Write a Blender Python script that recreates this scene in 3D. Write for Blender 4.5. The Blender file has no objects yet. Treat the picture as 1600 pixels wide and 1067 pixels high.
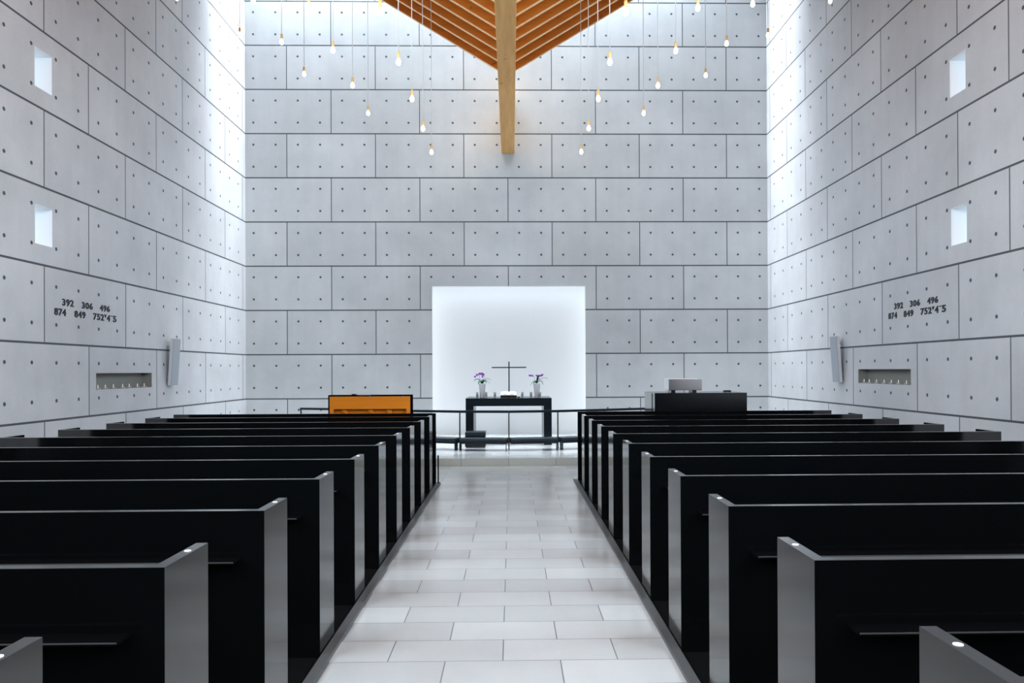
import bpy, bmesh, math, random
from mathutils import Vector, Matrix
random.seed(7)
S = bpy.context.scene
COL = S.collection
PI = math.pi

# ------------------------------------------------------------------ camera
F, CX, CY = 1153.205, 820.425, 574.002
yaw, pitch, roll, ZC = 0.01834, 0.0036, -0.00438, 1.46484
Mr = Matrix(((math.cos(roll), 0, math.sin(roll)), (0, 1, 0), (-math.sin(roll), 0, math.cos(roll))))
Mp = Matrix(((1, 0, 0), (0, math.cos(pitch), math.sin(pitch)), (0, -math.sin(pitch), math.cos(pitch))))
My = Matrix(((math.cos(yaw), -math.sin(yaw), 0), (math.sin(yaw), math.cos(yaw), 0), (0, 0, 1)))
M = Mr @ Mp @ My
cam_data = bpy.data.cameras.new('camera')
cam = bpy.data.objects.new('camera', cam_data)
COL.objects.link(cam)
right, fwd, up = M[0], M[1], M[2]
cam.matrix_world = Matrix(((right.x, up.x, -fwd.x, 0), (right.y, up.y, -fwd.y, 0), (right.z, up.z, -fwd.z, ZC), (0, 0, 0, 1)))
cam_data.sensor_width = 36
cam_data.lens = F / 1600 * 36
cam_data.shift_x = (800 - CX) / 1600
cam_data.shift_y = (CY - 533.5) / 1600
cam_data.clip_start = 0.05
S.camera = cam

# ------------------------------------------------------------------ view, world, lights
S.view_settings.view_transform = 'Standard'
S.view_settings.look = 'None'
S.view_settings.gamma = 1
S.view_settings.use_curve_mapping = False
S.view_settings.exposure = -0.07
S.cycles.use_denoising = True
S.cycles.max_bounces = 10
S.cycles.diffuse_bounces = 6
S.cycles.sample_clamp_indirect = 6

world = bpy.data.worlds.new('daylight')
S.world = world
world.use_nodes = True
bg = world.node_tree.nodes['Background']
bg.inputs[0].default_value = (0.88, 0.95, 1.0, 1)
bg.inputs[1].default_value = 2.2


def area(name, loc, rot, sx, sy, power, col=(0.86, 0.94, 1.0), spread=PI):
    l = bpy.data.lights.new(name, 'AREA')
    l.shape = 'RECTANGLE'; l.size = sx; l.size_y = sy
    l.energy = power; l.color = col; l.spread = spread
    o = bpy.data.objects.new(name, l)
    o.location = loc; o.rotation_euler = rot
    COL.objects.link(o)
    return o


D, WL, WR = 15.0985, -5.398, 5.2825
PZ = 0.116            # platform height
SY = 11.328           # platform front
CEIL = 10.85
# daylight through the roof glazing between the timber roof and the end wall
area('skylight_daylight', (-0.75, 14.24, CEIL - 0.12), (0, 0, 0), 9.0, 1.65, 3100)
# fill lamps in added, unseen openings: gable behind the camera and nave sides
GW = (-3.6, 3.5, 3.4, 7.4)            # added gable opening: x0, x1, z0, z1
SW = (-2.4, 5.4, 3.0, 8.2)            # added side openings: y0, y1, z0, z1
area('gable_fill', (-0.05, -3.74, 5.4), (math.radians(90), 0, 0), 7.0, 3.9, 260, (0.90, 0.95, 1.0))
area('side_fill', (WL - 0.30, 1.5, 5.6), (0, math.radians(-90), 0), 5.0, 7.6, 1500, (0.82, 0.93, 1.0), math.radians(150))
area('side_fill', (WR + 0.30, 1.5, 5.6), (0, math.radians(90), 0), 5.0, 7.6, 1500, (0.82, 0.93, 1.0), math.radians(150))
# lamps hidden behind the edges of the altar recess
area('recess_lamp', (-1.86, 15.35, 1.75), (0, math.radians(-90), 0), 3.0, 0.28, 6, (0.93, 0.97, 1.0))
area('recess_lamp', (1.76, 15.35, 1.75), (0, math.radians(90), 0), 3.0, 0.28, 6, (0.93, 0.97, 1.0))
area('recess_lamp', (-0.05, 15.35, 3.6), (0, 0, 0), 3.2, 0.28, 12, (0.93, 0.97, 1.0))


# ------------------------------------------------------------------ helpers
def mat(name, col, rough=0.5, metal=0.0, spec=0.5, **k):
    m = bpy.data.materials.new(name)
    m.use_nodes = True
    b = m.node_tree.nodes['Principled BSDF']
    b.inputs['Base Color'].default_value = (*col, 1)
    b.inputs['Roughness'].default_value = rough
    b.inputs['Metallic'].default_value = metal
    b.inputs['Specular IOR Level'].default_value = spec
    for kk, v in k.items():
        b.inputs[kk.replace('_', ' ')].default_value = v
    return m


class NB:
    """tiny node-building helper"""
    def __init__(self, m):
        self.t = m.node_tree; self.n = self.t.nodes; self.b = self.n['Principled BSDF']

    def put(self, sock, v):
        if isinstance(v, (int, float)):
            sock.default_value = v
        elif isinstance(v, tuple):
            sock.default_value = (*v, 1) if len(v) == 3 and len(sock.default_value) == 4 else v
        else:
            self.t.links.new(v, sock)

    def m(self, op, a, b=0.0, c=0.0):
        n = self.n.new('ShaderNodeMath'); n.operation = op
        self.put(n.inputs[0], a); self.put(n.inputs[1], b); self.put(n.inputs[2], c)
        return n.outputs[0]

    def coords(self):
        g = self.n.new('ShaderNodeNewGeometry')
        s = self.n.new('ShaderNodeSeparateXYZ')
        self.t.links.new(g.outputs['Position'], s.inputs[0])
        return g.outputs['Position'], s.outputs

    def comb(self, x, y, z=0.0):
        n = self.n.new('ShaderNodeCombineXYZ')
        self.put(n.inputs[0], x); self.put(n.inputs[1], y); self.put(n.inputs[2], z)
        return n.outputs[0]

    def noise(self, vec, scale, detail=3.0, rough=0.5):
        n = self.n.new('ShaderNodeTexNoise')
        self.put(n.inputs['Vector'], vec); n.inputs['Scale'].default_value = scale
        n.inputs['Detail'].default_value = detail; n.inputs['Roughness'].default_value = rough
        return n.outputs['Fac']

    def white(self, vec):
        n = self.n.new('ShaderNodeTexWhiteNoise'); self.put(n.inputs['Vector'], vec)
        return n.outputs['Value']

    def mix(self, f, a, b):
        n = self.n.new('ShaderNodeMix'); n.data_type = 'RGBA'
        self.put(n.inputs[0], f); self.put(n.inputs[6], a); self.put(n.inputs[7], b)
        return n.outputs[2]

    def scale(self, col, f):
        n = self.n.new('ShaderNodeVectorMath'); n.operation = 'SCALE'
        self.put(n.inputs[0], col); self.put(n.inputs[3], f)
        return n.outputs[0]

    def bump(self, h, strength=0.4, dist=0.01):
        n = self.n.new('ShaderNodeBump')
        n.inputs['Strength'].default_value = strength; n.inputs['Distance'].default_value = dist
        self.put(n.inputs['Height'], h)
        self.t.links.new(n.outputs[0], self.b.inputs['Normal'])


def concrete(name, axis, u0, base=(0.44, 0.455, 0.47)):
    """cast concrete blocks 1.8 x 0.9 m with grooves and tie holes"""
    m = mat(name, base, 0.72, spec=0.3)
    q = NB(m)
    pos, xyz = q.coords()
    u = q.m('SUBTRACT', xyz[axis], u0)
    z = xyz[2]
    row = q.m('FLOOR', q.m('DIVIDE', z, 0.9))
    par = q.m('FLOORED_MODULO', row, 2.0)
    off = q.m('MULTIPLY', q.m('SUBTRACT', 1.0, par), 0.5)
    uu = q.m('ADD', q.m('DIVIDE', u, 1.8), off)
    blk = q.m('FLOOR', uu)
    fr = q.m('SUBTRACT', uu, blk)
    du = q.m('MULTIPLY', q.m('MINIMUM', fr, q.m('SUBTRACT', 1.0, fr)), 1.8)
    fz = q.m('FRACT', q.m('DIVIDE', z, 0.9))
    dz = q.m('MULTIPLY', q.m('MINIMUM', fz, q.m('SUBTRACT', 1.0, fz)), 0.9)
    jv = q.m('LESS_THAN', du, 0.0085)
    jh = q.m('LESS_THAN', dz, 0.0125)
    joint = q.m('MAXIMUM', jv, jh)
    hu = q.m('MULTIPLY', q.m('SUBTRACT', q.m('FRACT', q.m('DIVIDE', u, 0.45)), 0.5), 0.45)
    hz = q.m('MULTIPLY', q.m('SUBTRACT', q.m('FRACT', q.m('DIVIDE', z, 0.45)), 0.5), 0.45)
    rr = q.m('SQRT', q.m('ADD', q.m('MULTIPLY', hu, hu), q.m('MULTIPLY', hz, hz)))
    hole = q.m('LESS_THAN', rr, 0.0225)
    if axis == 0:      # no tie holes right at the recess edge
        near = q.m('MULTIPLY', q.m('LESS_THAN', q.m('ABSOLUTE', q.m('ADD', u, 0.0)), 1.66), q.m('LESS_THAN', z, 3.25))
        hole = q.m('MULTIPLY', hole, q.m('SUBTRACT', 1.0, near))
    dark = q.m('MAXIMUM', joint, hole)
    tone = q.white(q.comb(blk, row, float(axis)))
    tone = q.m('MULTIPLY_ADD', tone, 0.10, 0.95)
    cl = q.noise(pos, 0.9, 5.0, 0.6)
    cl = q.m('MULTIPLY_ADD', cl, 0.50, 0.75)
    # faint vertical streaks and fine grain
    st = q.noise(q.comb(q.m('MULTIPLY', u, 6.0), q.m('MULTIPLY', z, 0.7)), 1.0, 3.0)
    st = q.m('MULTIPLY_ADD', st, 0.12, 0.94)
    gr = q.noise(pos, 60.0, 2.0)
    gr = q.m('MULTIPLY_ADD', gr, 0.16, 0.92)
    f = q.m('MULTIPLY', q.m('MULTIPLY', tone, cl), q.m('MULTIPLY', st, gr))
    c = q.scale(base, f)
    c = q.mix(q.m('MULTIPLY', dark, 0.93), c, (0.035, 0.04, 0.045))
    q.put(q.b.inputs['Base Color'], c)
    q.bump(q.m('SUBTRACT', q.m('MULTIPLY', gr, 0.08), dark), 0.5, 0.012)
    return m


def tiles(name, x0, y0, tb, tp, base, rough, odd=1, grout=(0.10, 0.11, 0.115)):
    m = mat(name, base, rough, spec=0.5)
    q = NB(m)
    pos, xyz = q.coords()
    v = q.m('DIVIDE', q.m('SUBTRACT', xyz[1], y0), tp)
    row = q.m('FLOOR', v)
    par = q.m('FLOORED_MODULO', row, 2.0)
    if odd == 0:
        par = q.m('SUBTRACT', 1.0, par)
    uu = q.m('ADD', q.m('DIVIDE', q.m('SUBTRACT', xyz[0], x0), tb), q.m('MULTIPLY', par, 0.5))
    col = q.m('FLOOR', uu)
    fr = q.m('SUBTRACT', uu, col)
    du = q.m('MULTIPLY', q.m('MINIMUM', fr, q.m('SUBTRACT', 1.0, fr)), tb)
    fv = q.m('SUBTRACT', v, row)
    dv = q.m('MULTIPLY', q.m('MINIMUM', fv, q.m('SUBTRACT', 1.0, fv)), tp)
    j = q.m('MAXIMUM', q.m('LESS_THAN', du, 0.0028), q.m('LESS_THAN', dv, 0.0024))
    tone = q.m('MULTIPLY_ADD', q.white(q.comb(row, col)), 0.22, 0.89)
    cl = q.m('MULTIPLY_ADD', q.noise(pos, 2.2, 5.0, 0.6), 0.18, 0.91)
    gr = q.m('MULTIPLY_ADD', q.noise(pos, 90.0, 2.0), 0.08, 0.96)
    c = q.scale(base, q.m('MULTIPLY', q.m('MULTIPLY', tone, cl), gr))
    c = q.mix(j, c, grout)
    q.put(q.b.inputs['Base Color'], c)
    rn = q.m('MULTIPLY_ADD', q.noise(pos, 3.0, 3.0), 0.08, rough - 0.04)
    q.put(q.b.inputs['Roughness'], q.m('ADD', rn, q.m('MULTIPLY', j, 0.5)))
    q.bump(q.m('SUBTRACT', 1.0, j), 0.25, 0.003)
    return m


def lacquer(name, col, rough, grain=0.5):
    m = mat(name, col, rough, spec=0.9)
    q = NB(m)
    pos, _ = q.coords()
    n = q.noise(pos, 260.0, 2.0)
    q.put(q.b.inputs['Roughness'], q.m('MULTIPLY_ADD', n, 0.06, rough - 0.03))
    q.bump(n, 0.02 * grain, 0.001)
    return m


def wood(name, a, b, axis=0, scale=1.0, rough=0.5):
    m = mat(name, a, rough, spec=0.12)
    q = NB(m)
    pos, xyz = q.coords()
    k = [14.0, 14.0, 14.0]; k[axis] = 1.2
    v = q.comb(q.m('MULTIPLY', xyz[0], k[0] * scale), q.m('MULTIPLY', xyz[1], k[1] * scale), q.m('MULTIPLY', xyz[2], k[2] * scale))
    n = q.noise(v, 1.0, 5.0, 0.6)
    kn = q.m('GREATER_THAN', q.noise(pos, 9.0 * scale, 1.0), 0.73)
    c = q.mix(q.m('MULTIPLY_ADD', n, 1.6, -0.3), a, b)
    c = q.mix(q.m('MULTIPLY', kn, 0.5), c, (b[0] * .35, b[1] * .3, b[2] * .3))
    q.put(q.b.inputs['Base Color'], c)
    return m


def glass(name, tint=(0.95, 0.98, 1.0), gloss=0.06):
    m = bpy.data.materials.new(name); m.use_nodes = True
    t = m.node_tree; t.nodes.clear()
    o = t.nodes.new('ShaderNodeOutputMaterial'); mx = t.nodes.new('ShaderNodeMixShader')
    tr = t.nodes.new('ShaderNodeBsdfTransparent'); gl = t.nodes.new('ShaderNodeBsdfGlossy')
    tr.inputs[0].default_value = (*tint, 1); gl.inputs['Roughness'].default_value = 0.02
    mx.inputs[0].default_value = gloss
    t.links.new(tr.outputs[0], mx.inputs[1]); t.links.new(gl.outputs[0], mx.inputs[2]); t.links.new(mx.outputs[0], o.inputs[0])
    return m


def box(bm, x0, x1, y0, y1, z0, z1):
    v = [bm.verts.new(p) for p in ((x0, y0, z0), (x1, y0, z0), (x1, y1, z0), (x0, y1, z0), (x0, y0, z1), (x1, y0, z1), (x1, y1, z1), (x0, y1, z1))]
    for f in ((0, 3, 2, 1), (4, 5, 6, 7), (0, 1, 5, 4), (1, 2, 6, 5), (2, 3, 7, 6), (3, 0, 4, 7)):
        bm.faces.new([v[i] for i in f])
    return v


def obox(bm, p, q, w, h, zoff=0.0):
    """box along the line p-q (2D points with z), width w sideways, z from p.z to p.z+h"""
    p, q = Vector(p), Vector(q)
    d = (q - p); n = Vector((-d.y, d.x, 0)).normalized() * w / 2
    up_ = Vector((0, 0, h))
    v = [bm.verts.new(a) for a in (p - n, q - n, q + n, p + n, p - n + up_, q - n + up_, q + n + up_, p + n + up_)]
    for f in ((0, 3, 2, 1), (4, 5, 6, 7), (0, 1, 5, 4), (1, 2, 6, 5), (2, 3, 7, 6), (3, 0, 4, 7)):
        bm.faces.new([v[i] for i in f])


def lathe(bm, prof, c=(0, 0, 0), n=20, cap=True):
    rings = []
    for r, z in prof:
        rings.append([bm.verts.new((c[0] + r * math.cos(2 * PI * i / n), c[1] + r * math.sin(2 * PI * i / n), c[2] + z)) for i in range(n)])
    for a, b in zip(rings, rings[1:]):
        for i in range(n):
            f = bm.faces.new((a[i], a[(i + 1) % n], b[(i + 1) % n], b[i])); f.smooth = True
    if cap:
        bm.faces.new(rings[0][::-1]); bm.faces.new(rings[-1])


def tube(bm, pts, rad, n=8):
    pts = [Vector(p) for p in pts]
    rings = []
    for i, p in enumerate(pts):
        d = (pts[min(i + 1, len(pts) - 1)] - pts[max(i - 1, 0)]).normalized()
        a = d.orthogonal().normalized() if not rings else (pa - d * pa.dot(d)).normalized()
        pa = a; b = d.cross(a)
        r = rad[i] if isinstance(rad, (list, tuple)) else rad
        rings.append([bm.verts.new(p + (a * math.cos(2 * PI * k / n) + b * math.sin(2 * PI * k / n)) * r) for k in range(n)])
    for A, B in zip(rings, rings[1:]):
        for k in range(n):
            f = bm.faces.new((A[k], A[(k + 1) % n], B[(k + 1) % n], B[k])); f.smooth = True
    bm.faces.new(rings[0][::-1]); bm.faces.new(rings[-1])


def obj(name, bm, m, parent=None, bevel=0.0, loc=None, normals=True):
    if normals:
        bmesh.ops.recalc_face_normals(bm, faces=bm.faces[:])
    me = bpy.data.meshes.new(name); bm.to_mesh(me); bm.free()
    me.materials.append(m)
    o = bpy.data.objects.new(name, me); COL.objects.link(o)
    if loc: o.location = loc
    if parent: o.parent = parent
    if bevel:
        md = o.modifiers.new('bevel', 'BEVEL'); md.width = bevel; md.segments = 2; md.limit_method = 'ANGLE'
    return o


def bx(name, m, ext, parent=None, bevel=0.0):
    bm = bmesh.new(); box(bm, *ext)
    return obj(name, bm, m, parent, bevel)


def tag(o, label=None, cat=None, group=None, kind=None):
    if label: o['label'] = label
    if cat: o['category'] = cat
    if group: o['group'] = group
    if kind: o['kind'] = kind
    return o


def thing(name, label, cat, loc=(0, 0, 0), group=None, rz=0.0):
    o = bpy.data.objects.new(name, None); COL.objects.link(o)
    o.empty_display_size = 0.1
    o.location = loc; o.rotation_euler = (0, 0, rz)
    return tag(o, label, cat, group)


def kids(o):
    return [c for c in ALLC.get(o.name, [])]


def copy_tree(o, parent=None):
    c = o.copy(); COL.objects.link(c)
    if parent: c.parent = parent
    for ch in list(o.children): copy_tree(ch, c)
    return c


def struct(o):
    o['kind'] = 'structure'
    return o


# ------------------------------------------------------------------ materials
M_BACK = concrete('concrete_end_wall', 0, -0.057)
M_LEFT = concrete('concrete_left_wall', 1, 14.9319 - 18.0, (0.43, 0.435, 0.455))
M_RIGHT = concrete('concrete_right_wall', 1, 14.9141 - 18.0, (0.43, 0.435, 0.455))
M_PLAIN = mat('plain_concrete', (0.42, 0.43, 0.44), 0.8)
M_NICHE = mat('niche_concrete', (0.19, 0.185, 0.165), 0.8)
M_WHITE = mat('white_plaster', (0.80, 0.83, 0.85), 0.6)
M_REVEAL = mat('white_window_reveal', (0.80, 0.83, 0.86), 0.7)
M_FLOOR = tiles('stone_tiles', -0.050, 3.730, 0.5811, 0.2884, (0.40, 0.422, 0.428), 0.20)
M_PLAT = tiles('platform_tiles', -0.050, SY, 0.5811, 0.2884, (0.62, 0.66, 0.68), 0.16)
M_RISER = tiles('step_stone', -0.05, 0.0, 0.5811 * 1.25, 50.0, (0.42, 0.43, 0.39), 0.5)
M_PEW = lacquer('black_lacquered_board', (0.0022, 0.0026, 0.0030), 0.11)
M_LEDGE = mat('matt_black_ledge', (0.002, 0.002, 0.0024), 0.9, spec=0.0)
M_LEDGEE = mat('highlit_ledge_edge', (0.05, 0.05, 0.05), 0.5)  # grey paints the highlight along the ledge front
M_BLACK = lacquer('black_satin_board', (0.003, 0.004, 0.0055), 0.15)
M_STONE = mat('dark_speckled_stone', (0.0065, 0.012, 0.017), 0.22, spec=0.25)
M_PAD = mat('dark_padded_leather', (0.008, 0.016, 0.025), 0.42, spec=0.4)
M_STEELDK = mat('dark_painted_steel', (0.005, 0.010, 0.015), 0.3, spec=0.35)
M_CURB = mat('dark_curb', (0.058, 0.062, 0.064), 0.45)
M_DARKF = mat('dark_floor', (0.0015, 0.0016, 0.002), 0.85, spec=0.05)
M_KEEL = wood('glulam_timber', (0.86, 0.50, 0.20), (0.60, 0.31, 0.10), 1)
M_RAFT = wood('rafter_timber', (0.66, 0.21, 0.030), (0.46, 0.125, 0.015), 0)
M_LITEDGE = wood('lit_timber_edge', (0.98, 0.72, 0.44), (0.94, 0.64, 0.36), 0)  # light on the rafter undersides painted as a paler timber colour
M_ORANGE = wood('orange_spruce', (0.66, 0.215, 0.014), (0.52, 0.15, 0.008), 0)
M_CHROME = mat('polished_metal', (0.62, 0.60, 0.60), 0.16, 1.0)
M_CORD = mat('grey_cord', (0.55, 0.53, 0.50), 0.6)
M_SOCKET = mat('amber_socket', (0.62, 0.36, 0.12), 0.4, 0.3)
M_VASE = mat('white_glazed_vase', (0.72, 0.74, 0.76), 0.25)
M_CANDLE = mat('silver_candle_holder', (0.24, 0.26, 0.27), 0.4, 0.4)
M_PAPER = mat('white_paper', (0.85, 0.86, 0.86), 0.7)
M_LEAF = mat('orchid_leaf', (0.012, 0.13, 0.075), 0.4)
M_STEM = mat('orchid_stem', (0.04, 0.16, 0.12), 0.5)
M_PETAL = mat('purple_orchid_petal', (0.42, 0.045, 0.60), 0.5)
M_PETALD = mat('orchid_lip', (0.16, 0.01, 0.26), 0.5)
M_SPK = mat('grey_speaker_cloth', (0.27, 0.29, 0.32), 0.8)
M_SPKW = mat('white_speaker_case', (0.52, 0.55, 0.58), 0.5)
M_DIGIT = mat('black_numerals', (0.008, 0.012, 0.016), 0.5)
M_CAP = mat('white_cap', (0.9, 0.92, 0.92), 0.35)
M_GLASS = glass('clear_glass')
M_CRYSTAL = mat('clear_candle_glass', (0.9, 0.93, 0.95), 0.1, 0.0, Transmission_Weight=0.6)
M_WAX = mat('white_wax', (0.9, 0.9, 0.86), 0.5)
M_BULB = bpy.data.materials.new('glowing_bulb'); M_BULB.use_nodes = True
_b = M_BULB.node_tree.nodes['Principled BSDF']
_b.inputs['Base Color'].default_value = (1, .95, .85, 1)
_b.inputs['Emission Color'].default_value = (1.0, 0.86, 0.60, 1)
_b.inputs['Emission Strength'].default_value = 10.0

# ------------------------------------------------------------------ room shell
struct(bx('floor', M_FLOOR, (WL, WR, -3.5, SY, -0.2, 0.0)))
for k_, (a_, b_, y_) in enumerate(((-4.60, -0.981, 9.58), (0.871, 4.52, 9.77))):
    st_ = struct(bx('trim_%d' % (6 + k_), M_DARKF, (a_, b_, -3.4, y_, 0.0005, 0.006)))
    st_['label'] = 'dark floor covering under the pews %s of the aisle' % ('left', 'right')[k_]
bm = bmesh.new()
for a in ((WL, WR, SY + 0.0, 15.62, -0.2, PZ),): box(bm, *a)
plat = struct(obj('floor_platform', bm, M_PLAT))
plat['label'] = 'tiled altar platform one step up'
riser = struct(bx('trim_1', M_RISER, (WL, WR, SY - 0.022, SY - 0.001, 0.0, PZ - 0.002)))
riser['label'] = 'stone riser of the altar step'


def panel_wall(name, m, fixed, axis, u_rng, z_rng, openings, depth, sign):
    """wall plane at coordinate `fixed`, running along axis u, with openings
    (u0,u1,z0,z1,d): reveals go d deep, through-openings when d >= depth"""
    us = sorted(set([*u_rng] + [v for o in openings for v in o[:2]]))
    zs = sorted(set([*z_rng] + [v for o in openings for v in o[2:4]]))
    bm = bmesh.new()

    def P(u, w, z):
        return (fixed + sign * w, u, z) if axis == 1 else (u, fixed + sign * w, z)

    def quad(*pts):
        bm.faces.new([bm.verts.new(p) for p in pts])
    for w, through in ((0.0, False), (depth, True)):
        for a, b in zip(us, us[1:]):
            for c, d in zip(zs, zs[1:]):
                um, zm = (a + b) / 2, (c + d) / 2
                if any(o[0] < um < o[1] and o[2] < zm < o[3] and (not through or o[4] >= depth) for o in openings):
                    continue
                quad(P(a, w, c), P(b, w, c), P(b, w, d), P(a, w, d))
    (a, b), (c, d) = u_rng, z_rng
    quad(P(a, 0, c), P(a, depth, c), P(a, depth, d), P(a, 0, d))
    quad(P(b, 0, c), P(b, depth, c), P(b, depth, d), P(b, 0, d))
    quad(P(a, 0, d), P(b, 0, d), P(b, depth, d), P(a, depth, d))
    o = obj(name, bm, m, normals=False)
    return struct(o)


def reveal(name, axis, fixed, sign, u0, u1, z0, z1, d, m, parent, back=None):
    bm = bmesh.new()

    def P(u, w, z):
        return (fixed + sign * w, u, z) if axis == 1 else (u, fixed + sign * w, z)
    t = 0.004

    def slab(ua, ub, wa, wb, za, zb):
        A, B = P(ua, wa, za), P(ub, wb, zb)
        box(bm, min(A[0], B[0]), max(A[0], B[0]), min(A[1], B[1]), max(A[1], B[1]), za, zb)
    slab(u0, u0 + t, 0.001, d, z0, z1); slab(u1 - t, u1, 0.001, d, z0, z1)
    slab(u0 + t, u1 - t, 0.001, d, z0, z0 + t); slab(u0 + t, u1 - t, 0.001, d, z1 - t, z1)
    if back: slab(u0, u1, d, d + 0.01, z0, z1)
    return obj(name, bm, m, parent)


TH = 0.42
winL = [(8.465, 8.785, 4.72, 5.17), (8.465, 8.785, 2.93, 3.375)]
winR = [(8.458, 8.768, 4.71, 5.165), (8.452, 8.760, 2.93, 3.376)]
nicL = (9.69, 11.178, 1.233, 1.450)
nicR = (9.67, 11.153, 1.245, 1.457)
panel_wall('wall_left', M_LEFT, WL, 1, (-3.5, 15.7), (-0.2, CEIL), [w + (TH,) for w in winL] + [SW + (TH,)] + [nicL + (0.145,)], TH, -1)
panel_wall('wall_right', M_RIGHT, WR, 1, (-3.5, 15.7), (-0.2, CEIL), [w + (TH,) for w in winR] + [SW + (TH,)] + [nicR + (0.145,)], TH, 1)
RX0, RX1, RZ1 = -1.617, 1.518, 3.184
WD = 0.12
panel_wall('wall_back', M_BACK, D, 0, (WL, WR), (-0.2, CEIL), [(RX0, RX1, -0.2, RZ1, WD)], WD, 1)
# altar recess: jambs, head, back and hidden lamp pockets
bm = bmesh.new()
box(bm, RX0 - 0.003, RX0 + 0.003, D + 0.002, D + WD, PZ, RZ1); box(bm, RX1 - 0.003, RX1 + 0.003, D + 0.002, D + WD, PZ, RZ1)
box(bm, RX0, RX1, D + 0.002, D + WD, RZ1 - 0.003, RZ1 + 0.003)
box(bm, -1.95, 1.85, 15.60, 15.68, -0.2, 3.75)
box(bm, -1.99, -1.95, D + WD, 15.68, -0.2, 3.75); box(bm, 1.85, 1.89, D + WD, 15.68, -0.2, 3.75)
box(bm, -1.99, 1.89, D + WD, 15.68, 3.75, 3.79)
rb = struct(obj('wall_recess', bm, M_WHITE))
rb['label'] = 'white plastered altar recess in the concrete end wall'
panel_wall('wall_front', M_DARKF, -3.5, 0, (WL - TH, WR + TH), (-0.2, CEIL), [GW + (0.3,)], 0.3, -1)
bm = bmesh.new()
box(bm, WL - TH, WR + TH, -3.8, 15.9, CEIL, CEIL + 0.2)
ceil = struct(obj('ceiling', bm, M_PLAIN))
# unseen white baffles added under the roof glazing to steer its light
for i in range(5):
    yy = 13.36 + i * 0.42
    bx('light_baffle', M_WHITE, (WL + .01, WR - .01, yy, yy + 0.03, CEIL - 1.3, CEIL - 0.14), ceil)

n_w = 0
for (ws, fixed, sign, side) in ((winL, WL, -1, 'left'), (winR, WR, 1, 'right')):
    for i, w in enumerate(ws):
        n_w += 1
        r = reveal('window_%d' % n_w, 1, fixed, sign, *w, TH, M_REVEAL, None)
        struct(r); r['label'] = 'small deep %s square window in the %s wall' % (('upper', 'lower')[i], side)
        xg = fixed + sign * (TH - 0.04)
        g = bx('pane', M_GLASS, (min(xg, xg + sign * .008), max(xg, xg + sign * .008), w[0] + .004, w[1] - .004, w[2] + .004, w[3] - .004), r)
for k, (fixed, sign, axis, w, th, nm) in enumerate(((WL, -1, 1, SW, TH, 'left'), (WR, 1, 1, SW, TH, 'right'), (-3.5, -1, 0, GW, 0.3, 'front'))):
    r = struct(reveal('window_%d' % (5 + k), axis, fixed, sign, *w, th, M_REVEAL, None))  # unseen windows added to carry fill light into the nave
    r['label'] = 'added tall glazed fill light window in the %s wall' % nm
    nn = 6
    for i in range(nn + 1):
        u = w[0] + 0.03 + (w[1] - w[0] - 0.06) * i / nn
        a0, a1 = sorted((fixed + sign * 0.12, fixed + sign * 0.18))
        bx('mullion', M_STEELDK, (a0, a1, u - .025, u + .025, w[2] + .004, w[3] - .004) if axis else (u - .025, u + .025, a0, a1, w[2] + .004, w[3] - .004), r)
    a0, a1 = sorted((fixed + sign * 0.145, fixed + sign * 0.153))
    bx('pane', M_GLASS, (a0, a1, w[0] + .004, w[1] - .004, w[2] + .004, w[3] - .004) if axis else (w[0] + .004, w[1] - .004, a0, a1, w[2] + .004, w[3] - .004), r)
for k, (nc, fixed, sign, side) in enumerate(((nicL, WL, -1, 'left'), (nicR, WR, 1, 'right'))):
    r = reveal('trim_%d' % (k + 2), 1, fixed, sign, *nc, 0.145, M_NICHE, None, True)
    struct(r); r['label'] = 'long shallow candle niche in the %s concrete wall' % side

# ------------------------------------------------------------------ timber roof
KX0, KX1, KZ = -0.187, 0.078, 5.897
ROOFZ, SLOPE = 6.5, 0.605
roof = thing('timber_roof', 'butterfly timber roof of sloping rafters rising from a central keel beam', 'roof', (-0.05, 15.09, KZ))
bm = bmesh.new(); box(bm, KX0, KX1, -3.45, D - 0.001, KZ, 6.95)
kb = obj('keel_beam', bm, M_KEEL, bevel=0.006)
kb.parent = roof; kb.matrix_parent_inverse = Matrix.Translation(-roof.location)


def rafter_mesh(side, y, t, h, zoff, edge):
    bm = bmesh.new()
    xi = KX0 if side < 0 else KX1
    xo = WL if side < 0 else WR
    zi = ROOFZ; zo = ROOFZ + SLOPE * abs(xo - xi)
    pts = [(xi, zi + zoff), (xo, zo + zoff), (xo, zo + zoff + h), (xi, zi + zoff + h)]
    a = [bm.verts.new((x, y - t / 2, z)) for x, z in pts]; b = [bm.verts.new((x, y + t / 2, z)) for x, z in pts]
    bm.faces.new(a); bm.faces.new(b[::-1])
    for i in range(4):
        bm.faces.new((a[i], b[i], b[(i + 1) % 4], a[(i + 1) % 4]))
    return bm


yr = [12.43 - 0.388 * i for i in range(41)]
inv = Matrix.Translation(-roof.location)
for side in (-1, 1):
    for i, y in enumerate(yr):
        r = obj('rafter', rafter_mesh(side, y, 0.045, 0.20, 0.012, 0), M_RAFT); r.parent = roof; r.matrix_parent_inverse = inv
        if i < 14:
            e = obj('lit_edge_strip', rafter_mesh(side, y, 0.045 if i else 0.02, 0.012, 0, 1), M_LITEDGE); e.parent = r  # paler strip carries the lit look of the rafter underside
    bm = rafter_mesh(side, (12.45 - 3.45) / 2, 12.45 + 3.45, 0.10, 0.213, 0)
    dk = obj('deck', bm, M_RAFT); dk.parent = roof; dk.matrix_parent_inverse = inv

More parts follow.
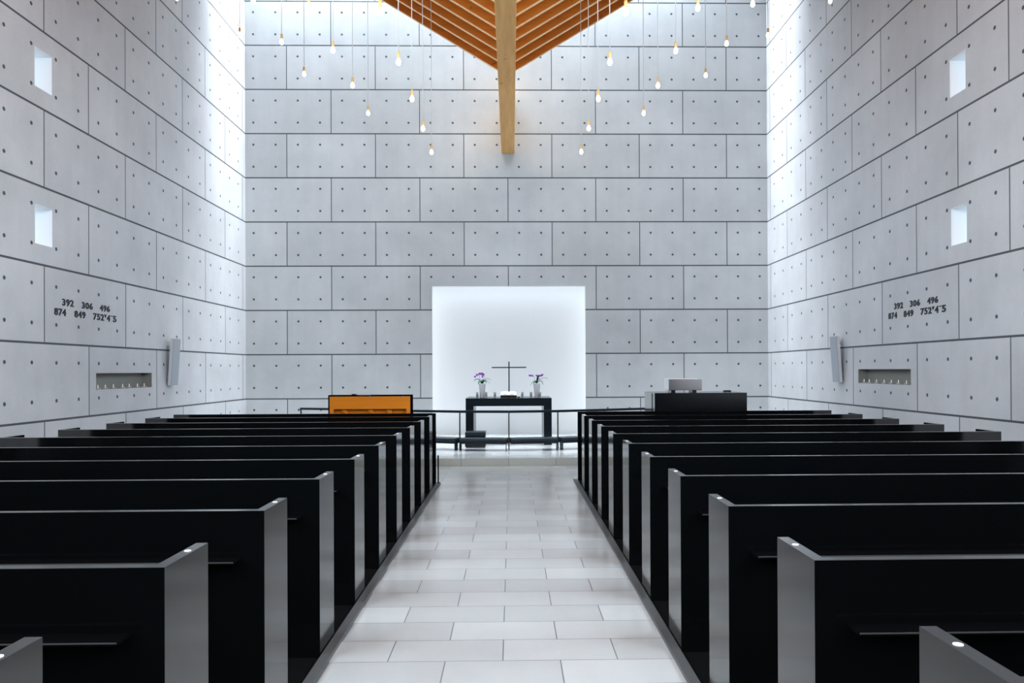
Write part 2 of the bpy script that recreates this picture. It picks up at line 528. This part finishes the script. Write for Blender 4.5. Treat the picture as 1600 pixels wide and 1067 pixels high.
# ------------------------------------------------------------------ pendants
ORD = ['first', 'second', 'third', 'fourth', 'fifth', 'sixth', 'seventh', 'eighth', 'ninth', 'tenth']
ROWY = [10.40, 9.385, 8.36, 7.36, 6.33]
colsL = [(-1.112, 4.535), (-2.0, 5.083), (-2.893, 5.63), (-3.79, 6.176), (-4.66, 6.69)]
colsR = [(0.998, 4.542), (1.886, 5.09), (2.771, 5.629), (3.662, 6.20), (4.555, 6.69)]
NV = [5, 4, 3, 2, 1]
pend = None
rafter_ys = yr
for side, cols in ((-1, colsL), (1, colsR)):
    for c, (x, z) in enumerate(cols):
        for r in range(NV[c]):
            y = ROWY[r]
            if pend is None:
                pend = thing('pendant_lamp', 'x', 'lamp', (0, 0, 0))
                bm = bmesh.new()
                lathe(bm, [(0.0015, -0.032), (0.011, -0.029), (0.020, -0.019), (0.0245, -0.004), (0.023, 0.010), (0.017, 0.024), (0.012, 0.036), (0.011, 0.044)], n=16)
                obj('bulb', bm, M_BULB, pend)
                bm = bmesh.new(); lathe(bm, [(0.013, 0.038), (0.0155, 0.042), (0.0155, 0.092), (0.012, 0.102), (0.005, 0.104)], n=14)
                obj('socket', bm, M_SOCKET, pend)
                p = pend
            else:
                p = copy_tree(pend)
                for ch in list(p.children):
                    if ch.name.startswith('cord'): bpy.data.objects.remove(ch)
            p.location = (x, y, z)
            near = min(abs(y - q) for q in rafter_ys) < 0.035
            top = ROOFZ + SLOPE * (abs(x - (KX0 if side < 0 else KX1))) + (0.0 if near else 0.211)
            bm = bmesh.new(); tube(bm, [(0, 0, 0.10), (0, 0, top - z)], 0.0045, 6)
            obj('cord', bm, M_CORD, p)
            dep = ['nearest the altar', 'second from altar', 'third from altar', 'fourth from altar', 'fifth from altar'][r]
            p['label'] = 'bare hanging bulb, %s line %s of the keel beam, %s' % (ORD[c], 'left' if side < 0 else 'right', dep)
            p['category'] = 'lamp'
            p['group'] = 'bare bulbs hanging from the timber roof'

# ------------------------------------------------------------------ pews
PS = 0.945
H = ZC - 0.58384 * PS
EL = 0.31478 * PS
T = 0.037


def make_pew(side):
    """origin at the aisle face / near side of the back panel, on the floor; side=-1 left"""
    t = thing('church_pew', 'x', 'pew')
    s = side
    L = 3.355 if side < 0 else 3.379

    def X(a, b):
        return (min(s * a, s * b), max(s * a, s * b))
    bx('back_panel', M_PEW, (*X(T, L - T), 0, T, 0.03, H), t)
    e = bx('end_panel', M_PEW, (*X(0, T), 0, EL, 0.03, H), t)
    bm = bmesh.new(); lathe(bm, [(0.010, 0), (0.010, 0.0015), (0.008, 0.0022)], (s * T / 2, EL * 0.64, H), 16)
    obj('cap', bm, M_CAP, e)
    bx('end_panel', M_PEW, (*X(L - T, L), 0, EL, 0.03, H), t)
    bx('seat', M_PEW, (*X(T, L - T), T, EL, 0.415, 0.445), t)
    lg = bx('book_ledge', M_LEDGE, (*X(0.095, L - 0.1), -0.075, 0, 0.720, 0.730), t)
    bx('front_edge', M_LEDGEE, (*X(0.095, L - 0.1), -0.0765, -0.075, 0.726, 0.730), lg)
    bx('plinth', M_PEW, (*X(0.0, L), 0.0, EL, 0.0, 0.03), t)
    return t


for side in (-1, 1):
    proto = None
    x = -1.03727 * PS if side < 0 else 0.92075 * PS
    for k in range(-1, 9):
        y = (2.22287 + 0.88777 * k) * PS if side < 0 else (2.23558 + 0.89325 * k) * PS
        if proto is None:
            proto = make_pew(side); p = proto
        else:
            p = copy_tree(proto)
        p.location = (x, y, 0)
        i = k + 1
        where = 'nearest the camera' if i == 0 else ('%s row from the camera' % ORD[i] if i < 9 else 'frontmost row, just behind the low front panel')
        p['label'] = 'long black lacquered pew %s of the aisle, %s' % ('left' if side < 0 else 'right', where)
        p['category'] = 'pew'
        p['group'] = 'black pews either side of the aisle'
    yf = 10.10 * PS if side < 0 else 10.30 * PS
    fp = thing('front_panel', 'black panel screening the frontmost pew %s of the aisle' % ('left' if side < 0 else 'right'), 'panel', (x, yf, 0))
    L = 3.355 if side < 0 else 3.379
    bx('board', M_PEW, (min(0, side * L), max(0, side * L), 0, T, 0.0, H), fp)
    # seat-side ledge of the screen, towards the pews
    bx('book_ledge', M_LEDGE, (min(side * .1, side * (L - .1)), max(side * .1, side * (L - .1)), -0.075, 0, 0.722, 0.732), fp)
    # dark curb along the aisle
    cb = bx('trim_%d' % (4 if side < 0 else 5), M_CURB, ((-0.975, -0.925, 0.5, yf + .04, 0, 0.022) if side < 0 else (0.815, 0.865, 0.5, yf + .04, 0, 0.022)))
    struct(cb); cb['label'] = 'dark curb along the foot of the %s pews' % ('left' if side < 0 else 'right')
pl = thing('low_post', 'low thin black upright plate in the aisle at the front left pew', 'post', (-0.945, 9.46, 0))
bx('plate', M_LEDGE, (-0.006, 0.006, -0.006, 0.05, 0.0, 0.376), pl)
bx('foot', M_LEDGE, (-0.02, 0.02, -0.01, 0.07, 0.0, 0.004), pl)

# ------------------------------------------------------------------ altar
AZ = 0.960
al = thing('altar_table', 'dark stone altar table with slab legs in front of the white recess', 'altar', (-0.054, 13.3, PZ))
A0, A1 = -0.775, 0.775
dz = AZ - PZ
bx('altar_top', M_STONE, (A0, A1, 0, 0.93, dz - 0.142, dz), al, 0.004)
bx('leg', M_STONE, (A0, A0 + 0.142, 0, 0.93, 0, dz - 0.142), al, 0.004)
bx('leg', M_STONE, (A1 - 0.142, A1, 0, 0.93, 0, dz - 0.142), al, 0.004)

cr = thing('standing_cross', 'slender dark metal cross standing on the middle of the altar', 'cross', (-0.049, 13.9, AZ))
bx('base', M_STEELDK, (-0.09, 0.09, -0.06, 0.06, 0, 0.012), cr)
bx('upright', M_STEELDK, (-0.011, 0.011, -0.011, 0.011, 0.012, 1.625 - AZ), cr)
bx('crossbar', M_STEELDK, (-0.325, 0.325, -0.0108, 0.0108, 1.505 - AZ, 1.526 - AZ), cr)

bk = thing('open_book', 'open white book tilted on a small dark stand on the altar', 'book', (-0.056, 13.6, AZ))
tilt = Matrix.Rotation(math.radians(16), 4, 'X')
bm = bmesh.new()
n = 12
for s in (-1, 1):
    prev = None
    for i in range(n + 1):
        u = i / n; xx = s * 0.145 * u; zz = 0.012 + 0.014 * math.sin(PI * min(1, u * 1.15)) * (1 - u * 0.3)
        row = [bm.verts.new((xx, -0.09, zz)), bm.verts.new((xx, 0.09, zz)), bm.verts.new((xx, 0.09, 0.0)), bm.verts.new((xx, -0.09, 0.0))]
        if prev:
            for j in range(4):
                bm.faces.new((prev[j], row[j], row[(j + 1) % 4], prev[(j + 1) % 4]))
        if i == n: bm.faces.new(row)
        prev = row
bmesh.ops.transform(bm, matrix=Matrix.Translation((0, 0.03, 0.066)) @ tilt, verts=bm.verts[:])
obj('pages', bm, M_PAPER, bk)
bm = bmesh.new(); box(bm, -0.15, 0.15, -0.105, 0.105, -0.010, -0.001)
bmesh.ops.transform(bm, matrix=Matrix.Translation((0, 0.03, 0.066)) @ tilt, verts=bm.verts[:])
obj('cover', bm, M_BLACK, bk)
bm = bmesh.new()
for xx in (-0.13, -0.045, 0.045, 0.13): box(bm, xx - 0.02, xx + 0.02, -0.06, -0.045, 0, 0.030)
box(bm, -0.14, 0.14, -0.055, 0.10, 0.0, 0.012); box(bm, -0.13, 0.13, 0.07, 0.085, 0, 0.07)
obj('book_stand', bm, M_BLACK, bk)
gl = tag(obj('folded_glasses', (lambda b: (tube(b, [(-.025, 0, .014), (-.012, -.004, .018), (0, 0, .014), (.012, -.004, .018), (.025, 0, .014), (.03, .03, .006), (-.02, .035, .006)], .005, 6), b)[1])(bmesh.new()), M_BLACK),
         'tiny dark object lying on the altar right of the open book', 'small object')
gl.location = (0.125, 13.50, AZ)


def make_candle():
    t = thing('candle_holder', 'x', 'candle')
    bm = bmesh.new(); lathe(bm, [(0.030, 0), (0.030, 0.006), (0.010, 0.009), (0.008, 0.018), (0.017, 0.022)], n=18)
    obj('base', bm, M_CANDLE, t)
    bm = bmesh.new(); lathe(bm, [(0.020, 0.022), (0.023, 0.030), (0.023, 0.098), (0.019, 0.100)], n=18)
    obj('cup', bm, M_CANDLE, t)
    bm = bmesh.new(); lathe(bm, [(0.0025, 0.100), (0.0015, 0.112)], n=6)
    obj('wick', bm, M_BLACK, t)
    return t


c0 = None
for i, (x, nm) in enumerate(zip((-0.635, -0.470, -0.308, 0.195, 0.357, 0.520),
                                ('left of the left vase', 'just right of the left vase', 'between the left vase and the open book',
                                 'just right of the open book and cross', 'just left of the right vase', 'right of the right vase'))):
    c = make_candle() if c0 is None else copy_tree(c0)
    c0 = c0 or c
    c.location = (x, 13.63, AZ)
    tag(c, 'small silver grey candle on the altar, %s' % nm, 'candle', 'small candles along the altar')


def orchid(loc, mirror, label_v, label_o):
    v = thing('flower_vase', label_v, 'vase', loc)
    bm = bmesh.new(); lathe(bm, [(0.040, 0), (0.043, 0.004), (0.066, 0.245), (0.068, 0.258), (0.062, 0.258), (0.058, 0.235)], n=28)
    obj('body', bm, M_VASE, v)
    bm = bmesh.new(); lathe(bm, [(0.001, 0.232), (0.058, 0.234)], n=20, cap=False)
    obj('moss', bm, M_LEAF, v)
    o = thing('orchid', label_o, 'flower', (loc[0], loc[1], loc[2] + 0.235))
    rnd = random.Random(3 + int(mirror))
    base = Vector((0, 0, 0))
    leaves = ([(-150, .17, .05, .03), (-120, .14, -.03, .04), (-20, .17, .05, .035), (-50, .13, -.01, .04), (10, .14, -.02, .03), (80, .10, .03, .035), (170, .15, .03, .03)] if not mirror else
              [(-155, .13, -.06, .025), (-130, .10, -.03, .035), (-60, .09, .13, .035), (-10, .21, .07, .025), (-30, .14, -.04, .03), (60, .10, .05, .03), (0, .12, .0, .035)])
    for (a, ln, lift, w) in leaves:
        bm = bmesh.new(); n = 7; rows = []
        d = Vector((math.cos(math.radians(a)), math.sin(math.radians(a)), 0)); sd = Vector((-d.y, d.x, 0))
        for i in range(n + 1):
            u = i / n
            c = d * ln * u + Vector((0, 0, 0.012 + lift * u + 0.07 * math.sin(PI * u * .9)))
            ww = w * 0.55 * math.sin(PI * min(1, 0.12 + 0.88 * u)) ** 0.6 + 0.002
            rows.append([bm.verts.new(c - sd * ww + Vector((0, 0, .006))), bm.verts.new(c), bm.verts.new(c + sd * ww + Vector((0, 0, .006)))])
        for A, B in zip(rows, rows[1:]):
            for j in range(2): bm.faces.new((A[j], A[j + 1], B[j + 1], B[j]))
        r = bmesh.ops.solidify(bm, geom=bm.faces[:], thickness=0.003)
        obj('leaf', bm, M_LEAF, o)
    if not mirror:
        stems = [([(-.02, 0, 0), (-.035, -.01, .08), (-.05, -.02, .16), (-.08, -.03, .195), (-.125, -.04, .165), (-.135, -.04, .155)], [(-.06, .195), (-.095, .178), (-.128, .155), (-.135, .150), (-.10, .19)]),
                 ([(.01, 0, 0), (.03, 0, .08), (.035, 0, .15), (.015, -.01, .20), (-.02, -.02, .215), (-.05, -.02, .20)], [(.03, .185), (.015, .205), (-.01, .215), (-.03, .20), (-.045, .212), (.0, .185), (.005, .15)])]
    else:
        stems = [([(-.01, 0, 0), (-.03, -.01, .08), (-.05, -.02, .14), (-.08, -.03, .168), (-.14, -.03, .170)], [(-.135, .170), (-.118, .166), (-.078, .163), (-.09, .168)]),
                 ([(.0, 0, 0), (.0, 0, .10), (.01, -.01, .15), (.05, -.02, .165), (.11, -.03, .18)], [(-.005, .168), (.045, .165), (.05, .158), (.08, .165), (.095, .175), (.108, .182), (.085, .172)])]
    for pts, fl in stems:
        bm = bmesh.new(); tube(bm, pts, 0.0032, 6)
        st = obj('stem', bm, M_STEM, o)
        for (fx, fz) in fl:
            bm = bmesh.new()
            c = Vector((fx, -0.025 + rnd.uniform(-.01, .01), fz)); rot = rnd.uniform(0, 1)
            for k in range(5):
                a = rot + 2 * PI * k / 5
                tip = c + Vector((math.cos(a) * .021, rnd.uniform(-.008, .008), math.sin(a) * .021))
                s1 = Vector((-math.sin(a), 0, math.cos(a))) * 0.009
                mid = (c + tip) / 2 + Vector((0, -.004, 0))
                vs = [bm.verts.new(q) for q in (c, mid - s1, tip, mid + s1)]
                vb = [bm.verts.new(q + Vector((0, .002, 0))) for q in (c, mid - s1, tip, mid + s1)]
                bm.faces.new(vs); bm.faces.new(vb[::-1])
                for j in range(4): bm.faces.new((vs[j], vb[j], vb[(j + 1) % 4], vs[(j + 1) % 4]))
            f = obj('flower', bm, M_PETAL, o)
            bm = bmesh.new(); bmesh.ops.create_icosphere(bm, subdivisions=1, radius=0.006, matrix=Matrix.Translation(c + Vector((0, -.006, -.002))))
            obj('lip', bm, M_PETALD, f)


orchid((-0.547, 13.75, AZ), False, 'tall white tapering vase at the left of the altar', 'purple orchid with drooping left spray in the left altar vase')
orchid((0.468, 13.75, AZ), True, 'tall white tapering vase at the right of the altar', 'purple orchid with wide flat sprays in the right altar vase')

st = thing('padded_stool', 'low black padded stool at the left leg of the altar', 'stool', (-0.637, 12.86, PZ))
bm = bmesh.new(); box(bm, -0.178, 0.178, 0, 0.34, 0.205, 0.272)
obj('cushion', bm, M_PAD, st, 0.012)
bx('box', M_BLACK, (-0.178, 0.178, 0.005, 0.335, 0.02, 0.203), st)
bx('foot_rim', M_BLACK, (-0.165, 0.165, 0.015, 0.325, 0, 0.02), st)

# ------------------------------------------------------------------ communion rail and kneelers
node_off = [(0, 0), (.845, .11), (1.69, .40), (2.50, .76), (3.28, 1.18), (3.93, 1.40)]
CXR = -0.05
railn = [(CXR - a, 12.62 + b) for a, b in node_off[::-1]] + [(CXR + a, 12.62 + b) for a, b in node_off[1:-1]]
rl = thing('communion_rail', 'slim dark faceted communion rail curving in front of the altar', 'rail', (CXR, 12.62, PZ))
inv = Matrix.Translation(-rl.location)
for (a, b) in zip(railn, railn[1:]):
    bm = bmesh.new(); obox(bm, (a[0], a[1], 0.735), (b[0], b[1], 0.735), 0.075, 0.040)
    r = obj('rail_bar', bm, M_STEELDK); r.parent = rl; r.matrix_parent_inverse = inv
for (a, b) in railn:
    bm = bmesh.new(); box(bm, a - .010, a + .010, b - .02, b + .02, PZ, 0.735)
    r = obj('post', bm, M_STEELDK); r.parent = rl; r.matrix_parent_inverse = inv
benchn = [(CXR - a * .985, 12.42 + b) for a, b in node_off[::-1][1:]] + [(CXR + a * .985, 12.42 + b) for a, b in node_off[1:-1]]
names_b = ['at the far left end of the rail', 'second from the left end of the rail', 'left of the stool, beside the aisle pews', 'just left of the aisle centre, in front of the stool',
           'just right of the aisle centre, before the altar', 'right of the altar, beside the aisle pews', 'behind the black lectern', 'at the far right end of the rail']
for i, (a, b) in enumerate(zip(benchn, benchn[1:])):
    if i in (0, 7): continue
    A = Vector((a[0], a[1], PZ)); B = Vector((b[0], b[1], PZ)); dd = (B - A); L = dd.length
    t = thing('kneeling_bench', 'low dark padded kneeling bench %s' % names_b[i], 'kneeling bench', A, 'kneeling benches along the communion rail', math.atan2(dd.y, dd.x))
    bm = bmesh.new(); g0, g1 = 0.020, L - 0.020; box(bm, g0, g1, -0.15, 0.14, 0.165, 0.206); obj('cushion', bm, M_PAD, t, 0.01)
    bm = bmesh.new(); box(bm, 0.020, L - 0.020, -0.145, 0.135, 0.118, 0.163); obj('frame', bm, M_STEELDK, t)
    for xx in (0.026, L - 0.038):
        if (i == 3 and xx > .1) or (i == 4 and xx < .1):
            if i == 3: bx('leg', M_STEELDK, (L - .034, L - 0.022, -0.14, -0.12, 0, 0.118), t)
            continue
        bx('leg', M_STEELDK, (xx, xx + 0.012, -0.14, -0.02, 0, 0.118), t)

# ------------------------------------------------------------------ organ back (orange) on the left
pn = thing('small_piano', 'small black framed keyboard instrument with bare orange wooden back', 'piano', (-1.999, 10.45, 0))
W2, HT, DP = 0.586, 1.122, 0.15
bx('side_panel', M_LEDGE, (-W2, -W2 + 0.018, 0, DP, 0, HT - .018), pn)
bx('side_panel', M_LEDGE, (W2 - 0.018, W2, 0, DP, 0, HT - .018), pn)
bx('lid', M_LEDGE, (-W2, W2, 0, DP, HT - 0.018, HT), pn)
bm = bmesh.new()
zi = 0.925
box(bm, -W2 + .018, W2 - .018, 0.004, 0.03, zi, HT - .018)
box(bm, -W2 + .018, -W2 + .075, 0.004, 0.03, 0.03, zi); box(bm, W2 - .075, W2 - .018, 0.004, 0.03, 0.03, zi)
box(bm, -W2 + .075, W2 - .075, 0.004, 0.03, 0.03, 0.10)
fr = obj('back_frame', bm, M_ORANGE, pn)
bx('soundboard', M_ORANGE, (-W2 + .018, W2 - .018, 0.09, 0.10, 0.03, HT - .02), pn)
for (x0, x1, xo) in ((-0.42, -0.28, 0), (-0.05, 0.06, 0), (0.22, 0.40, 0)):
    bm = bmesh.new()
    v = []
    for yy in (0.045, 0.085):
        for (xx, zz) in ((x0, zi - .005), (x0 + .07, zi - .005), (x1 + .55, 0.12), (x1 + .48, 0.12)):
            v.append(bm.verts.new((min(xx, W2 - .03), yy, zz)))
    bm.faces.new(v[:4]); bm.faces.new(v[4:][::-1])
    for j in range(4): bm.faces.new((v[j], v[j + 4], v[(j + 1) % 4 + 4], v[(j + 1) % 4]))
    obj('brace', bm, M_ORANGE, pn)
for xx in (-0.47, 0.0, 0.47):
    bx('hinge', M_CANDLE, (xx - .014, xx + .014, -0.004, 0.004, HT - 0.026, HT - 0.016), pn)
bx('keyboard_shelf', M_BLACK, (-W2, W2, DP, 0.55, 0.66, 0.74), pn)
bx('leg', M_BLACK, (-W2, -W2 + .05, 0.45, 0.53, 0, 0.66), pn)
bx('leg', M_BLACK, (W2 - .05, W2, 0.45, 0.53, 0, 0.66), pn)
b1 = bx('hymn_book', mat('lilac_cover', (0.42, 0.40, 0.50), 0.6), (-0.085, 0.085, -0.06, 0.06, 0, 0.012))
b1.location = (-2.08, 10.53, HT); tag(b1, 'thin lilac grey booklet lying on top of the orange backed piano', 'book')
b2 = bx('small_case', M_STEELDK, (-0.03, 0.03, -0.02, 0.02, 0, 0.014))
b2.location = (-2.24, 10.54, HT); tag(b2, 'tiny dark object lying on the piano left of the booklet', 'small object')

# ------------------------------------------------------------------ black lectern block on the right
lc = thing('lectern_console', 'wide black console right of the aisle with a metal box on top', 'lectern', (2.042, 10.5, 0))
Wc, Hc = 1.323, 1.128
bx('front_panel', M_BLACK, (0, Wc, 0, 0.16, 0, Hc - .012), lc)
bx('rear_cabinet', M_PEW, (-0.0, Wc, 0.23, 0.80, 0, Hc - .012), lc)
bx('recess_panel', M_BLACK, (0.03, Wc - .03, 0.16, 0.23, 0, Hc - .012), lc)
bx('top_board', M_BLACK, (-0.0, Wc, 0, 0.80, Hc - 0.012, Hc), lc)
mb = thing('metal_box', 'shiny metal box on two black feet standing on the black console', 'box', (2.486, 10.52, Hc))
bm = bmesh.new(); box(bm, -0.240, 0.240, 0, 0.26, 0.036, 0.197); obj('case', bm, M_CHROME, mb, 0.006)
bx('rim', M_PAPER, (-0.238, 0.238, 0.27, 0.285, 0.03, 0.203), mb)
for xx in (-0.17, 0.135):
    bx('foot', M_BLACK, (xx - .03, xx + .03, 0.02, 0.24, 0, 0.036), mb)
wd = bx('wedge_block', M_BLACK, (-0.05, 0.05, -0.04, 0.04, 0, 0.022))
wd.location = (3.24, 11.05, Hc); tag(wd, 'tiny flat black object at the right end of the console top', 'small object')

# ------------------------------------------------------------------ wall speakers
for (fx, s, side) in ((WL, 1, 'left'), (WR, -1, 'right')):
    t = thing('wall_speaker', 'slim grey column loudspeaker leaning out from the %s wall' % side, 'speaker', (fx, 11.70, 1.25), 'column speakers on the side walls')
    for nm, m_, o0, o1 in (('case', M_SPKW, 0.0, 0.045), ('grille', M_SPK, 0.0455, 0.052)):
        bm = bmesh.new(); v = []
        for (z, base, ysh) in ((0.0, 0.035, 0.03), (0.727, 0.110, -0.03)):
            for (o_, yy) in ((o0, -0.12), (o1, -0.12), (o1, 0.12), (o0, 0.12)):
                v.append(bm.verts.new((s * (base + o_), yy + ysh, z)))
        for f in ((0, 1, 2, 3), (4, 5, 6, 7), (0, 1, 5, 4), (1, 2, 6, 5), (2, 3, 7, 6), (3, 0, 4, 7)): bm.faces.new([v[i] for i in f])
        obj(nm, bm, m_, t)
    for zz, w in ((0.12, 0.046), (0.60, 0.096)): bx('bracket', M_SPKW, (min(0, s * w), max(0, s * w), -0.02, 0.02, zz, zz + .03), t)

# ------------------------------------------------------------------ niche candles
nc0 = None
for (fx, s, side, ys, zf) in ((WL, -1, 'left', (9.84, 10.02, 10.22, 10.46, 10.64, 10.87, 11.07), nicL[2]), (WR, 1, 'right', (9.89, 10.10, 10.29, 10.49, 10.71, 10.93, 11.09), nicR[2])):
    for i, y in enumerate(ys):
        if nc0 is None:
            nc0 = thing('tealight', 'x', 'candle')
            bm = bmesh.new(); lathe(bm, [(0.030, 0), (0.034, 0.004), (0.034, 0.014), (0.030, 0.014), (0.028, 0.006)], n=14); obj('glass_dish', bm, M_CRYSTAL, nc0)
            bm = bmesh.new(); lathe(bm, [(0.0065, 0.006), (0.0065, 0.046), (0.004, 0.052), (0.0015, 0.060)], n=10); obj('candle_stub', bm, M_WAX, nc0)
            c = nc0
        else:
            c = copy_tree(nc0)
        c.location = (fx + s * 0.06, y, zf + 0.005)
        tag(c, 'small white candle in the %s wall niche, %s from the camera end' % (side, ORD[i]), 'candle', 'small candles in the wall niches')


# ------------------------------------------------------------------ hymn numbers
def hymn(text, side, y0, y1, ztop, zbot, label):
    """numerals standing slightly proud of the wall, filling y0..y1 and zbot..ztop"""
    cu = bpy.data.curves.new('n', 'FONT')
    cu.body = text; cu.extrude = 0.02; cu.offset = 0.036; cu.resolution_u = 3; cu.space_character = 1.12
    tmp = bpy.data.objects.new('n', cu); COL.objects.link(tmp)
    bpy.context.view_layer.update()
    me = bpy.data.meshes.new_from_object(tmp)
    bpy.data.objects.remove(tmp)
    xs = [v.co.x for v in me.vertices]; zs = [v.co.y for v in me.vertices]
    ax, bx_, az, bz = min(xs), max(xs), min(zs), max(zs)
    for v in me.vertices:
        u = (v.co.x - ax) / (bx_ - ax); w = (v.co.y - az) / (bz - az)
        d = 0.005 if v.co.z > 0 else 0.0
        if side < 0:
            v.co = (WL + 0.001 + d, y0 + u * (y1 - y0), zbot + w * (ztop - zbot))
        else:
            v.co = (WR - 0.001 - d, y1 - u * (y1 - y0), zbot + w * (ztop - zbot))
    me.materials.clear(); me.materials.append(M_DIGIT)
    o = bpy.data.objects.new('hymn_number', me); COL.objects.link(o)
    cx, cz = (y0 + y1) / 2, (ztop + zbot) / 2
    off = Vector((WL if side < 0 else WR, cx, cz))
    me.transform(Matrix.Translation(-off)); o.location = off
    if label:
        tag(o, label, 'number', 'black hymn numbers on the side walls')
    return o


TXT = [('392', 0.000, 0.231, 1), ('306', 0.404, 0.645, 1), ('496', 0.809, 1.049, 1),
       ('874', -0.156, 0.076, 2), ('849', 0.246, 0.484, 2), ('752', 0.656, 0.908, 2),
       ('v', 0.914, 0.966, 3), ('4', 0.976, 1.056, 2), ('-', 1.070, 1.122, 4), ('5', 1.130, 1.213, 2)]
NM = {'v': 'small raised v shaped verse mark', '-': 'small raised dash'}
for side, sd in ((-1, 'left'), (1, 'right')):
    base = 2.263 if side < 0 else 2.275
    for (tx, a, b, ln) in TXT:
        zt, zb = {1: (base + .087, base), 2: (base - .036, base - .125), 3: (base - .034, base - .080), 4: (base - .040, base - .052)}[ln]
        nm = NM.get(tx, 'black number %s' % tx if len(tx) > 1 else 'single black numeral %s' % tx)
        lab = '%s on the %s wall, %s line' % (nm, sd, 'upper' if ln == 1 else 'lower')
        if side < 0:
            hymn(tx, side, 8.968 + a, 8.968 + b, zt, zb, lab)
        else:
            hymn(tx, side, 10.081 - b, 10.081 - a, zt, zb, lab)
